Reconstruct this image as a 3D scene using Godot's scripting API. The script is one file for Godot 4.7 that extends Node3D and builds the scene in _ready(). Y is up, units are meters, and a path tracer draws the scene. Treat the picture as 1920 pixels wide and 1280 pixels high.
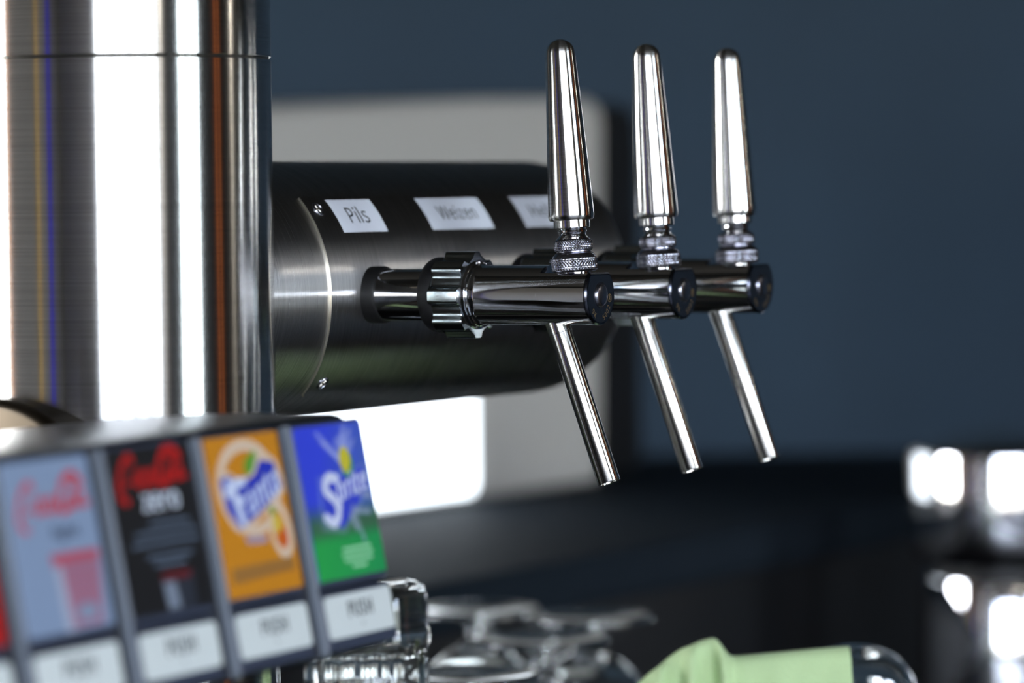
extends Node3D
# A beer tower with three taps on a bar, a soda dispenser in front, glasses and a cloth below.

const EYE_Y := 1.28
const TOWER := Vector3(-0.09885, 0.0, -1.56644)   # barrel axis at the first tap, seen from above
const AXIS_Y := 1.24147                             # height of the barrel's axis
const TURN := 29.9                                  # degrees the tower is turned
const WORKTOP_Y := 0.928
const COUNTER_Y := 1.06
const BACK_Z := -3.25

const ALONG_X := Basis(Vector3(0, -1, 0), Vector3(1, 0, 0), Vector3(0, 0, 1))   # a lathe whose axis is +x
const ALONG_B := Basis(Vector3(1, 0, 0), Vector3(0, 0, -1), Vector3(0, 1, 0))   # a lathe whose axis is -z
const FACE_X := Basis(Vector3(0, 0, -1), Vector3(0, 1, 0), Vector3(1, 0, 0))    # a polygon that faces +x

var M := {}
var used := {}


func _ready() -> void:
	camera_and_light()
	materials()
	room()
	counters()
	beer_tower()
	for k in 3:
		beer_tap(k)
	soda_dispenser()
	glint_lamp(Vector3(2.2, 1.75, -1.9), "small unseen lamp added for glints at the right side of the room by the blue wall")
	glint_lamp(Vector3(1.5, 1.9, 0.5), "small unseen lamp added for glints over the room behind the taps, before the windows")
	display_unit()
	glasses()
	cleaning_cloth()
	canister()


func camera_and_light() -> void:
	var f := 7353.0
	var cam := Camera3D.new()
	cam.name = "camera"
	cam.keep_aspect = Camera3D.KEEP_HEIGHT
	cam.near = 0.05
	cam.far = 60.0
	var lens := CameraAttributesPhysical.new()
	lens.frustum_focal_length = 12.0 / (640.0 / f)
	lens.frustum_focus_distance = 1.488
	lens.exposure_aperture = 6.5
	lens.frustum_near = 0.05
	lens.frustum_far = 60.0
	cam.attributes = lens
	cam.fov = rad_to_deg(2.0 * atan(640.0 / f))
	var pitch := atan((640.0 - 357.0) / f)
	cam.transform = Transform3D(Basis(Vector3.RIGHT, -pitch) * Basis(Vector3.BACK, -deg_to_rad(0.75)), Vector3(0, EYE_Y, 0))
	cam.current = true
	add_child(cam)

	var env := Environment.new()
	env.tonemap_mode = Environment.TONE_MAPPER_LINEAR
	env.tonemap_exposure = 1.06
	env.background_mode = Environment.BG_SKY
	var sky := Sky.new()
	var sm := ProceduralSkyMaterial.new()
	sm.sky_top_color = Color(0.62, 0.76, 0.95)
	sm.sky_horizon_color = Color(0.93, 0.96, 1.0)
	sm.ground_horizon_color = Color(0.62, 0.64, 0.6)
	sm.ground_bottom_color = Color(0.3, 0.32, 0.28)
	sm.sky_energy_multiplier = 3.2
	sm.ground_energy_multiplier = 1.6
	sky.sky_material = sm
	env.sky = sky
	env.sdfgi_enabled = true
	env.ssao_enabled = true
	env.ssil_enabled = true
	var we := WorldEnvironment.new()
	we.name = "environment"
	we.environment = env
	add_child(we)

	# daylight in the window openings: behind the camera, on the right, on the left
	window_light("daylight_front", Vector3(1.15, 1.5, 2.74), Vector2(3.8, 1.5), Vector3(0, 0, -1), 8.6, Color(1.0, 0.98, 0.95))
	window_light("daylight_right", Vector3(3.74, 1.35, 0.7), Vector2(1.5, 1.8), Vector3(-1, 0, 0), 5.2, Color(0.95, 1.0, 0.98))
	window_light("daylight_left", Vector3(-2.94, 1.5, -1.6), Vector2(1.36, 1.5), Vector3(1, 0, 0), 13.5, Color(1.0, 0.98, 0.93))


func window_light(called: String, at: Vector3, size: Vector2, towards: Vector3, energy: float, color: Color) -> void:
	var l := AreaLight3D.new()
	l.name = called
	l.area_size = size
	l.light_energy = energy
	l.light_color = color
	l.area_range = 12.0
	l.area_attenuation = 2.0
	l.shadow_enabled = true
	l.transform = Transform3D(Basis.looking_at(towards, Vector3.UP), at)
	add_child(l)


# ---------------------------------------------------------------- mesh building

class MB:
	var v := PackedVector3Array()
	var n := PackedVector3Array()
	var t := PackedVector2Array()

	func tri(a: Vector3, b: Vector3, c: Vector3, na: Vector3, nb: Vector3, nc: Vector3, ua := Vector2(), ub := Vector2(), uc := Vector2()) -> void:
		var g := (b - a).cross(c - a)
		if g.length_squared() < 1e-22:
			return
		if g.dot(na + nb + nc) > 0.0:   # front faces run clockwise
			var s := b; b = c; c = s
			s = nb; nb = nc; nc = s
			var w := ub; ub = uc; uc = w
		v.append(a); v.append(b); v.append(c)
		n.append(na); n.append(nb); n.append(nc)
		t.append(ua); t.append(ub); t.append(uc)

	func quad(a: Vector3, b: Vector3, c: Vector3, d: Vector3, na: Vector3, nb: Vector3, nc: Vector3, nd: Vector3, ua := Vector2(), ub := Vector2(), uc := Vector2(), ud := Vector2()) -> void:
		tri(a, b, c, na, nb, nc, ua, ub, uc)
		tri(a, c, d, na, nc, nd, ua, uc, ud)

	func flat(a: Vector3, b: Vector3, c: Vector3, d: Vector3, towards: Vector3) -> void:
		quad(a, b, c, d, towards, towards, towards, towards, Vector2(0, 1), Vector2(1, 1), Vector2(1, 0), Vector2(0, 0))

	# prof: (radius, height) points, outside going up; turned round the y axis of xf
	func lathe(prof: Array, seg: int, xf := Transform3D(), a0 := 0.0, a1 := TAU, uv := 10.0, crease := 0.8) -> void:
		var m := prof.size()
		var sn: Array[Vector2] = []
		var far := 0.0001
		for i in m - 1:
			var d: Vector2 = prof[i + 1] - prof[i]
			sn.append(Vector2(d.y, -d.x).normalized())
			far = maxf(far, maxf(prof[i].x, prof[i + 1].x))
		var length := 0.0
		for i in m - 1:
			var p: Vector2 = prof[i]
			var q: Vector2 = prof[i + 1]
			var l := p.distance_to(q)
			if l < 1e-7:
				continue
			var np := sn[i]
			var nq := sn[i]
			if i > 0 and sn[i - 1].dot(sn[i]) > crease:
				np = (sn[i - 1] + sn[i]).normalized()
			if i < m - 2 and sn[i + 1].dot(sn[i]) > crease:
				nq = (sn[i + 1] + sn[i]).normalized()
			for k in seg:
				var f := a0 + (a1 - a0) * k / seg
				var g := a0 + (a1 - a0) * (k + 1) / seg
				var cf := Vector2(cos(f), sin(f))
				var cg := Vector2(cos(g), sin(g))
				quad(xf * Vector3(p.x * cf.x, p.y, p.x * cf.y), xf * Vector3(p.x * cg.x, p.y, p.x * cg.y), xf * Vector3(q.x * cg.x, q.y, q.x * cg.y), xf * Vector3(q.x * cf.x, q.y, q.x * cf.y),
					xf.basis * Vector3(np.x * cf.x, np.y, np.x * cf.y), xf.basis * Vector3(np.x * cg.x, np.y, np.x * cg.y), xf.basis * Vector3(nq.x * cg.x, nq.y, nq.x * cg.y), xf.basis * Vector3(nq.x * cf.x, nq.y, nq.x * cf.y),
					Vector2(f * far, length) * uv, Vector2(g * far, length) * uv, Vector2(g * far, length + l) * uv, Vector2(f * far, length + l) * uv)
			length += l

	# a polygon in xy, anticlockwise, from z0 to z1, its edges chamfered by bevel
	func prism(poly: PackedVector2Array, z0: float, z1: float, xf := Transform3D(), bevel := 0.0, crease := 0.75) -> void:
		var m := poly.size()
		var en: Array[Vector2] = []
		for i in m:
			var d := poly[(i + 1) % m] - poly[i]
			en.append(Vector2(d.y, -d.x).normalized())
		var inner := PackedVector2Array()
		for i in m:
			var a := en[(i + m - 1) % m]
			var b := en[i]
			var mid := (a + b).normalized()
			inner.append(poly[i] - mid * (bevel / maxf(0.35, mid.dot(b))))
		var rings := [[inner, z0, 0], [poly, z0 + bevel, 1], [poly, z1 - bevel, 1], [inner, z1, 2]]
		for r in 3:
			if bevel <= 0.0 and r != 1:
				continue
			var lo: PackedVector2Array = rings[r][0]
			var hi: PackedVector2Array = rings[r + 1][0]
			var zl: float = rings[r][1]
			var zh: float = rings[r + 1][1]
			var tip := -0.7 if r == 0 else (0.7 if r == 2 else 0.0)
			for i in m:
				var j := (i + 1) % m
				var ni := en[i]
				var nj := en[i]
				if en[(i + m - 1) % m].dot(en[i]) > crease:
					ni = (en[(i + m - 1) % m] + en[i]).normalized()
				if en[j].dot(en[i]) > crease:
					nj = (en[j] + en[i]).normalized()
				var a := xf.basis * Vector3(ni.x, ni.y, tip).normalized()
				var b := xf.basis * Vector3(nj.x, nj.y, tip).normalized()
				quad(xf * Vector3(lo[i].x, lo[i].y, zl), xf * Vector3(lo[j].x, lo[j].y, zl), xf * Vector3(hi[j].x, hi[j].y, zh), xf * Vector3(hi[i].x, hi[i].y, zh), a, b, b, a,
					Vector2(i, zl * 10), Vector2(i + 1, zl * 10), Vector2(i + 1, zh * 10), Vector2(i, zh * 10))
		var lo_x := INF; var hi_x := -INF; var lo_y := INF; var hi_y := -INF
		for p in inner:
			lo_x = minf(lo_x, p.x); hi_x = maxf(hi_x, p.x); lo_y = minf(lo_y, p.y); hi_y = maxf(hi_y, p.y)
		var ix := Geometry2D.triangulate_polygon(inner)
		for k in range(0, ix.size(), 3):
			for s in [[z0, -1.0], [z1, 1.0]]:
				var q := [inner[ix[k]], inner[ix[k + 1]], inner[ix[k + 2]]]
				var u := []
				for p in q:
					u.append(Vector2((p.x - lo_x) / (hi_x - lo_x), (hi_y - p.y) / (hi_y - lo_y)))
				var nn: Vector3 = xf.basis * Vector3(0, 0, s[1])
				tri(xf * Vector3(q[0].x, q[0].y, s[0]), xf * Vector3(q[1].x, q[1].y, s[0]), xf * Vector3(q[2].x, q[2].y, s[0]), nn, nn, nn, u[0], u[1], u[2])

	func box(size: Vector3, at: Vector3, bevel := 0.0, xf := Transform3D()) -> void:
		var h := Vector2(size.x, size.y) / 2
		prism(PackedVector2Array([Vector2(-h.x, -h.y), Vector2(h.x, -h.y), Vector2(h.x, h.y), Vector2(-h.x, h.y)]), -size.z / 2, size.z / 2, xf * Transform3D(Basis(), at), bevel)

	# a grid of points with normals from its own slope, front side along side * (du x dv)
	func grid(pts: Array, w: int, h: int, side := 1.0) -> void:
		var nn := PackedVector3Array()
		for j in h:
			for i in w:
				var du: Vector3 = pts[j * w + mini(i + 1, w - 1)] - pts[j * w + maxi(i - 1, 0)]
				var dv: Vector3 = pts[mini(j + 1, h - 1) * w + i] - pts[maxi(j - 1, 0) * w + i]
				nn.append(du.cross(dv).normalized() * side)
		for j in h - 1:
			for i in w - 1:
				var a := j * w + i
				var b := a + 1
				var c := a + w + 1
				var d := a + w
				quad(pts[a], pts[b], pts[c], pts[d], nn[a], nn[b], nn[c], nn[d],
					Vector2(float(i) / (w - 1), float(j) / (h - 1)), Vector2(float(i + 1) / (w - 1), float(j) / (h - 1)), Vector2(float(i + 1) / (w - 1), float(j + 1) / (h - 1)), Vector2(float(i) / (w - 1), float(j + 1) / (h - 1)))

	func mesh() -> ArrayMesh:
		var a := []
		a.resize(Mesh.ARRAY_MAX)
		a[Mesh.ARRAY_VERTEX] = v
		a[Mesh.ARRAY_NORMAL] = n
		a[Mesh.ARRAY_TEX_UV] = t
		var m := ArrayMesh.new()
		m.add_surface_from_arrays(Mesh.PRIMITIVE_TRIANGLES, a)
		return m


func rounded(x0: float, y0: float, x1: float, y1: float, r: float, steps := 5) -> PackedVector2Array:
	var out := PackedVector2Array()
	for c in [[x1 - r, y0 + r, -PI / 2], [x1 - r, y1 - r, 0.0], [x0 + r, y1 - r, PI / 2], [x0 + r, y0 + r, PI]]:
		for k in steps + 1:
			var a: float = c[2] + PI / 2 * k / steps
			out.append(Vector2(c[0] + r * cos(a), c[1] + r * sin(a)))
	return out


func arc(cx: float, cy: float, r: float, from: float, to: float, steps := 8) -> Array:
	var out := []
	for k in steps + 1:
		var a := deg_to_rad(from + (to - from) * k / steps)
		out.append(Vector2(cx + r * cos(a), cy + r * sin(a)))
	return out


func mm(list: Array) -> Array:
	return list.map(func(p): return p * 0.001)


func numbered(called: String) -> String:
	var k: int = used.get(called, 0)
	used[called] = k + 1
	return called if k == 0 else "%s_%03d" % [called, k]


func tag(o: Node, label: String, category: String, group := "") -> void:
	o.set_meta("label", label)
	o.set_meta("category", category)
	if group:
		o.set_meta("group", group)


func thing(called: String, label: String, category: String, at := Vector3.ZERO, turn := 0.0, group := "") -> Node3D:
	var o := Node3D.new()
	o.name = numbered(called)
	o.transform = Transform3D(Basis(Vector3.UP, -deg_to_rad(turn)), at)
	add_child(o)
	tag(o, label, category, group)
	return o


func part(called: String, mb: MB, m: Material, parent: Node, label := "") -> MeshInstance3D:
	var o := MeshInstance3D.new()
	o.name = called
	o.mesh = mb.mesh()
	o.material_override = m
	parent.add_child(o, true)
	if label:
		o.set_meta("label", label)
	return o


func structure(called: String, mb: MB, m: Material) -> MeshInstance3D:
	var o := part(called, mb, m, self)
	o.set_meta("kind", "structure")
	return o


# ---------------------------------------------------------------- drawing flat print

class Canvas:
	var im: Image
	var w: int
	var h: int

	func _init(width: int, height: int, c: Color) -> void:
		w = width
		h = height
		im = Image.create(w, h, false, Image.FORMAT_RGB8)
		im.fill(c)

	func span(y: int, x0: float, x1: float, c: Color) -> void:
		var a := maxi(0, roundi(x0))
		var b := mini(w, roundi(x1))
		if y < 0 or y >= h or b <= a:
			return
		if c.a >= 1.0:
			im.fill_rect(Rect2i(a, y, b - a, 1), c)
		else:
			for x in range(a, b):
				im.set_pixel(x, y, im.get_pixel(x, y).lerp(Color(c, 1.0), c.a))

	func poly(p: Array, c: Color) -> void:   # points in pixels
		var lo := INF
		var hi := -INF
		for q in p:
			lo = minf(lo, q.y); hi = maxf(hi, q.y)
		for y in range(maxi(0, floori(lo)), mini(h, ceili(hi) + 1)):
			var yy := y + 0.5
			var xs := []
			for i in p.size():
				var a: Vector2 = p[i]
				var b: Vector2 = p[(i + 1) % p.size()]
				if (a.y <= yy) != (b.y <= yy):
					xs.append(a.x + (b.x - a.x) * (yy - a.y) / (b.y - a.y))
			xs.sort()
			for k in range(0, xs.size() - 1, 2):
				span(y, xs[k], xs[k + 1], c)

	func ellipse(cx: float, cy: float, rx: float, ry: float, c: Color, turn := 0.0) -> void:
		var p := []
		for k in 40:
			p.append(Vector2(cx, cy) + Vector2(rx * cos(k * TAU / 40), ry * sin(k * TAU / 40)).rotated(turn))
		poly(p, c)

	func stroke(p: Array, wide: float, c: Color) -> void:   # a smooth line through the points
		var cv := []
		for i in p.size() - 1:
			var a: Vector2 = p[maxi(i - 1, 0)]
			var b: Vector2 = p[i]
			var d: Vector2 = p[i + 1]
			var e: Vector2 = p[mini(i + 2, p.size() - 1)]
			for k in 6:
				cv.append(b.cubic_interpolate(d, a, e, k / 6.0))
		cv.append(p[-1])
		for i in cv.size() - 1:
			var s: Vector2 = (cv[i + 1] - cv[i]).normalized().orthogonal() * wide / 2
			poly([cv[i] + s, cv[i + 1] + s, cv[i + 1] - s, cv[i] - s], c)
		for q in cv:
			ellipse(q.x, q.y, wide / 2, wide / 2, c)

	# letters of the given height with their middle at (cx, cy)
	func text(s: String, font: Font, cx: float, cy: float, wide: float, high: float, c: Color, turn := 0.0, lean := 0.0) -> void:
		var tm := TextMesh.new()
		tm.font = font
		tm.text = s
		tm.font_size = 64
		tm.depth = 0.0
		var a := tm.get_mesh_arrays()
		var pts: PackedVector3Array = a[Mesh.ARRAY_VERTEX]
		var lo := Vector2(INF, INF)
		var hi := -lo
		for q in pts:
			lo = lo.min(Vector2(q.x, q.y)); hi = hi.max(Vector2(q.x, q.y))
		var mid := (lo + hi) / 2
		var size := hi - lo
		for k in range(0, pts.size(), 3):
			var tri := []
			for j in 3:
				var q := (Vector2(pts[k + j].x, pts[k + j].y) - mid) / size
				var r := Vector2(q.x * wide + q.y * lean * high, -q.y * high).rotated(turn)
				tri.append(Vector2(cx, cy) + r)
			poly(tri, c)

	func texture(shrink := 2) -> ImageTexture:
		im.resize(w / shrink, h / shrink, Image.INTERPOLATE_LANCZOS)
		return ImageTexture.create_from_image(im)


func font_of(called: String, weight := 400, italic := false) -> Font:
	var f := SystemFont.new()
	f.font_names = PackedStringArray([called])
	f.font_weight = weight
	f.font_italic = italic
	return f


# ---------------------------------------------------------------- materials

func paint(color: Color, rough := 0.6, metal := 0.0) -> StandardMaterial3D:
	var m := StandardMaterial3D.new()
	m.albedo_color = color
	m.roughness = rough
	m.metallic = metal
	return m


func printed(tex: Texture2D, rough := 0.4) -> StandardMaterial3D:
	var m := paint(Color.WHITE, rough)
	m.albedo_texture = tex
	m.texture_repeat = false
	return m


func noise(freq: float, seed_: int, lo: float, hi: float, size := 512) -> NoiseTexture2D:
	var fn := FastNoiseLite.new()
	fn.seed = seed_
	fn.frequency = freq
	fn.fractal_octaves = 4
	var nt := NoiseTexture2D.new()
	nt.width = size
	nt.height = size
	nt.seamless = true
	nt.noise = fn
	var ramp := Gradient.new()
	ramp.set_color(0, Color(lo, lo, lo))
	ramp.set_color(1, Color(hi, hi, hi))
	nt.color_ramp = ramp
	return nt


func brush_texture(lo: float, hi: float, seed_: int, w := 256, h := 1024) -> ImageTexture:
	var rng := RandomNumberGenerator.new()
	rng.seed = seed_
	var bytes := PackedByteArray()
	bytes.resize(w * h)
	for y in h:
		var base := rng.randf()
		var left := rng.randi_range(20, w)
		for x in w:
			left -= 1
			if left <= 0:
				left = rng.randi_range(30, w)
				base = clampf(base + rng.randf_range(-0.5, 0.5), 0.0, 1.0)
			bytes[y * w + x] = int(255.0 * lerpf(lo, hi, base))
	var im := Image.create_from_data(w, h, false, Image.FORMAT_L8, bytes)
	return ImageTexture.create_from_image(im)


func materials() -> void:
	var steel := paint(Color(0.86, 0.855, 0.84), 0.21, 1.0)
	steel.roughness_texture = brush_texture(0.94, 1.0, 11)
	steel.albedo_texture = brush_texture(0.86, 1.0, 12)
	steel.anisotropy_enabled = true
	steel.anisotropy = -0.95
	M.steel = steel
	var barrel := steel.duplicate()
	barrel.albedo_color = Color(0.74, 0.735, 0.73)
	barrel.roughness = 0.29
	barrel.anisotropy = -0.96
	M.barrel = barrel
	var turned := steel.duplicate()
	turned.roughness = 0.19
	turned.albedo_color = Color(0.9, 0.89, 0.87)
	M.turned = turned
	M.chrome = paint(Color(0.88, 0.88, 0.89), 0.04, 1.0)
	M.smoke_chrome = paint(Color(0.36, 0.37, 0.41), 0.16, 1.0)
	M.nut = paint(Color(0.66, 0.69, 0.7), 0.14, 1.0)
	M.knurl = paint(Color(0.62, 0.62, 0.66), 0.24, 1.0)
	M.rubber = paint(Color(0.035, 0.035, 0.04), 0.55)
	M.edge = paint(Color(0.9, 0.87, 0.8), 0.28, 1.0)
	M.slot = paint(Color(0.05, 0.05, 0.05), 0.5, 0.5)

	M.wall = paint(Color(0.09, 0.175, 0.24), 0.85)
	M.wall.albedo_texture = noise(0.01, 3, 0.94, 1.0)
	M.wall.uv1_triplanar = true
	M.wall.uv1_world_triplanar = true
	M.wall.heightmap_enabled = false
	M.plaster = paint(Color(0.6, 0.575, 0.55), 0.9)
	M.plaster_grey = paint(Color(0.83, 0.82, 0.84), 0.9)
	M.plaster_dark = paint(Color(0.09, 0.09, 0.095), 0.9)
	M.ceiling = paint(Color(0.06, 0.06, 0.06), 0.9)
	M.floor = paint(Color(0.2, 0.15, 0.1), 0.5)
	M.wood = paint(Color(0.9, 0.46, 0.12), 0.5)
	M.frame = paint(Color(0.16, 0.16, 0.17), 0.5)
	M.stone = paint(Color(0.115, 0.14, 0.165), 0.75)
	M.stone.metallic_specular = 0.1
	M.stone.roughness_texture = noise(0.03, 8, 0.8, 1.0)
	M.stone.uv1_triplanar = true
	M.stone.uv1_world_triplanar = true
	M.stone.uv1_scale = Vector3(3, 3, 3)
	M.black = paint(Color(0.045, 0.048, 0.055), 0.6)
	M.worktop = paint(Color(0.16, 0.16, 0.17), 0.35, 0.6)
	M.grey = paint(Color(0.76, 0.745, 0.715), 0.7)
	M.plastic = paint(Color(0.19, 0.215, 0.28), 0.42)
	M.plastic_lit_side = paint(Color(0.42, 0.45, 0.49), 0.4)  # lighter copy of the plastic, with the light on left sides painted in
	M.plastic_dark = paint(Color(0.055, 0.06, 0.08), 0.35)
	M.cloth = paint(Color(0.7, 0.79, 0.59), 0.95)
	M.cloth.rim_enabled = true
	M.cloth.rim = 0.3
	M.cloth.heightmap_enabled = true
	M.cloth.heightmap_texture = noise(0.12, 5, 0.0, 1.0)
	M.cloth.heightmap_scale = 0.05
	M.cloth.uv1_triplanar = true
	M.cloth.uv1_scale = Vector3(8, 8, 8)
	var glass := paint(Color(0.98, 0.99, 0.985, 0.004), 0.0)
	glass.transparency = BaseMaterial3D.TRANSPARENCY_ALPHA
	glass.refraction_enabled = true
	glass.refraction_scale = 0.05
	M.glass = glass
	var pane := paint(Color(1, 1, 1, 0.04), 0.0)
	pane.transparency = BaseMaterial3D.TRANSPARENCY_ALPHA
	M.pane = pane
	var lit := paint(Color(0.9, 0.9, 0.9), 0.3)
	lit.emission_enabled = true
	lit.emission = Color(0.93, 0.97, 1.0)
	lit.emission_energy_multiplier = 3.5
	M.screen = lit


# ---------------------------------------------------------------- the room

func room() -> void:
	var w := 0.15
	var x0 := -2.8
	var x1 := 3.6
	var z0 := BACK_Z
	var z1 := 2.6
	var hgt := 2.75
	var b := MB.new()
	b.box(Vector3(x1 - x0 + 2 * w, hgt, w), Vector3((x0 + x1) / 2, hgt / 2, z0 - w / 2))
	structure("wall_back", b, M.wall)
	b = MB.new()
	b.box(Vector3(x1 - x0 + 2 * w, w, z1 - z0 + 2 * w), Vector3((x0 + x1) / 2, -w / 2, (z0 + z1) / 2))
	structure("floor", b, M.floor)
	b = MB.new()
	b.box(Vector3(x1 - x0 + 2 * w, w, z1 - z0 + 2 * w), Vector3((x0 + x1) / 2, hgt + w / 2, (z0 + z1) / 2))
	structure("ceiling", b, M.ceiling)
	# walls with a window opening each: along = the wall's own direction, from a to b, opening o0..o1, sill..head
	wall_with_window("wall_front", Vector3(x0 - w, 0, z1 + w / 2), Vector3.RIGHT, x1 - x0 + 2 * w, 2.05 + w, 5.85 + w, 0.75, 2.25, hgt, w, M.plaster_grey)
	wall_with_window("wall_right", Vector3(x1 + w / 2, 0, z0), Vector3.BACK, z1 - z0, 3.2, 4.7, 0.45, 2.25, hgt, w, M.plaster_dark)
	wall_with_window("wall_left", Vector3(x0 - w / 2, 0, z0), Vector3.BACK, z1 - z0, 0.97, 2.33, 0.75, 2.25, hgt, w, M.plaster)
	# wooden posts beside the windows
	b = MB.new()
	b.box(Vector3(0.05, 2.75, 0.13), Vector3(x0 + 0.025, 1.375, -0.84), 0.004)
	structure("trim_1", b, paint(Color(1.0, 0.56, 0.14), 0.5))
	b = MB.new()
	b.box(Vector3(0.05, 2.75, 0.1), Vector3(x1 - 0.025, 1.375, -1.3), 0.004)
	structure("trim_2", b, M.wood)
	b = MB.new()
	b.box(Vector3(0.05, 2.75, 0.1), Vector3(x1 - 0.025, 1.375, -1.08), 0.004)
	structure("trim_3", b, M.wood)
	b = MB.new()
	b.box(Vector3(0.03, 2.5, 0.3), Vector3(x0 + 0.015, 1.35, 1.45), 0.004)
	structure("trim_4", b, paint(Color(0.3, 0.28, 0.98), 0.8))

	# a wooden door post on the left wall and an added unseen box shading the back wall
	b = MB.new()
	b.box(Vector3(0.05, 2.75, 0.24), Vector3(x0 + 0.025, 1.375, 0.62), 0.004)
	structure("trim_5", b, paint(Color(0.9, 0.72, 0.4), 0.5))
	b = MB.new()
	b.box(Vector3(2.6, 1.0, 0.42), Vector3(2.05, 2.25, z0 + 0.21), 0.01)
	structure("added_shade_box_6", b, M.plaster_dark)  # out of view, added to darken the wall's upper right


func wall_with_window(called: String, at: Vector3, along: Vector3, length: float, o0: float, o1: float, sill: float, head: float, hgt: float, w: float, m: Material) -> void:
	var b := MB.new()
	var xf := Transform3D(Basis(along, Vector3.UP, along.cross(Vector3.UP)), at)
	for r in [[0.0, o0, 0.0, hgt], [o1, length, 0.0, hgt], [o0, o1, 0.0, sill], [o0, o1, head, hgt]]:
		b.box(Vector3(r[1] - r[0], r[3] - r[2], w), Vector3((r[0] + r[1]) / 2, (r[2] + r[3]) / 2, 0), 0.0, xf)
	structure(called, b, m)
	var n := Node3D.new()
	n.name = "window_%d" % (1 + window_count)
	window_count += 1
	n.transform = xf
	n.set_meta("kind", "structure")
	add_child(n)
	var f := MB.new()
	var t := 0.085
	var count := maxi(2, roundi((o1 - o0) / 1.0))
	f.box(Vector3(o1 - o0, t, 0.06), Vector3((o0 + o1) / 2, sill + t / 2, 0.02), 0.004)
	f.box(Vector3(o1 - o0, t, 0.06), Vector3((o0 + o1) / 2, head - t / 2, 0.02), 0.004)
	for k in count + 1:
		var x := lerpf(o0 + t / 2, o1 - t / 2, float(k) / count)
		f.box(Vector3(t, head - sill - 2 * t, 0.06), Vector3(x, (sill + head) / 2, 0.02), 0.004)
	part("window_frame", f, M.frame, n)
	for k in count:
		var p := MB.new()
		var xa := lerpf(o0 + t / 2, o1 - t / 2, float(k) / count) + t / 2
		var xb := lerpf(o0 + t / 2, o1 - t / 2, float(k + 1) / count) - t / 2
		p.flat(Vector3(xa, sill + t, 0.02), Vector3(xb, sill + t, 0.02), Vector3(xb, head - t, 0.02), Vector3(xa, head - t, 0.02), Vector3.BACK)
		part("pane", p, M.pane, n)


var window_count := 0


func at_tower(p: Vector3) -> Vector3:   # a point of the tower's own frame (x along a tap, -z along the barrel) in the room
	return TOWER + Basis(Vector3.UP, -deg_to_rad(TURN)) * p


func slab(points: Array, y0: float, y1: float, bevel: float, b: MB) -> void:
	var p := PackedVector2Array()
	for q in points:
		p.append(Vector2(q.x, -q.z))
	if Geometry2D.is_polygon_clockwise(p):
		p.reverse()
	b.prism(p, y0, y1, Transform3D(Basis(Vector3.RIGHT, -PI / 2), Vector3.ZERO), bevel)


func counters() -> void:
	# the raised counter: its front edge runs along the barrel, its back along the wall
	var e := -0.264
	var dir := at_tower(Vector3(e, 0, -1)) - at_tower(Vector3(e, 0, 0))
	var p0 := at_tower(Vector3(e, 0, 0.35))
	var zb := BACK_Z + 0.001
	var p1 := p0 + dir * ((zb - p0.z) / dir.z)
	var o := thing("back_counter", "dark stone-topped raised back counter along the blue wall behind the taps", "counter", Vector3(-0.6, 0, -2.4))
	var off := -o.position
	var top := [p0 + off, p1 + off, Vector3(-1.7, 0, zb) + off, Vector3(-1.7, 0, p0.z) + off]
	var b := MB.new()
	slab(top, COUNTER_Y - 0.03, COUNTER_Y, 0.004, b)
	part("counter_top", b, M.stone, o)
	var inset := at_tower(Vector3(e - 0.012, 0, 0)) - at_tower(Vector3(e, 0, 0))
	b = MB.new()
	slab([p0 + inset + off, p1 + inset + dir * (-0.03) + off, Vector3(-1.69, 0, zb + 0.012) + off, Vector3(-1.69, 0, p0.z) + off], 0.0, COUNTER_Y - 0.03, 0.0, b)
	part("counter_front", b, M.black, o)
	# the lower worktop that carries tower, dispenser and glasses
	var q := thing("worktop", "dark lower worktop under the beer tower and the glasses", "worktop", at_tower(Vector3(0.05, 0, -0.5)))
	off = -q.position
	var zone := [at_tower(Vector3(-0.27, 0, 0.9)), at_tower(Vector3(0.3, 0, 0.9)), at_tower(Vector3(0.3, 0, -1.55)), at_tower(Vector3(-0.27, 0, -1.55))]
	b = MB.new()
	slab(zone.map(func(p): return p + off), WORKTOP_Y - 0.03, WORKTOP_Y, 0.003, b)
	part("worktop_slab", b, M.worktop, q)
	zone = [at_tower(Vector3(-0.27, 0, 0.88)), at_tower(Vector3(0.27, 0, 0.88)), at_tower(Vector3(0.27, 0, -1.53)), at_tower(Vector3(-0.27, 0, -1.53))]
	b = MB.new()
	slab(zone.map(func(p): return p + off), 0.0, WORKTOP_Y - 0.03, 0.0, b)
	part("base_cabinet", b, M.black, q)


# ---------------------------------------------------------------- the tower

func patch(t0: float, t1: float, a0: float, a1: float, r: float, nt: int, na: int, skew := 0.0) -> MB:   # part of the barrel's skin; t along it, a in degrees up from the taps
	var b := MB.new()
	var base := Transform3D(ALONG_B, Vector3(0, AXIS_Y - WORKTOP_Y, 0))
	for i in nt:
		for j in na:
			var q := []
			for c in [[i, j], [i + 1, j], [i + 1, j + 1], [i, j + 1]]:
				var u := float(c[0]) / nt
				var w := float(c[1]) / na
				var a := deg_to_rad(lerpf(a0, a1, w))
				var t := lerpf(t0 + skew * (1.0 - w), t1, u)
				q.append([base * Vector3(r * cos(a), t, r * sin(a)), base.basis * Vector3(cos(a), 0, sin(a)), Vector2(u, 1.0 - w)])
			b.quad(q[0][0], q[1][0], q[2][0], q[3][0], q[0][1], q[1][1], q[2][1], q[3][1], q[0][2], q[1][2], q[2][2], q[3][2])
	return b


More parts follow.
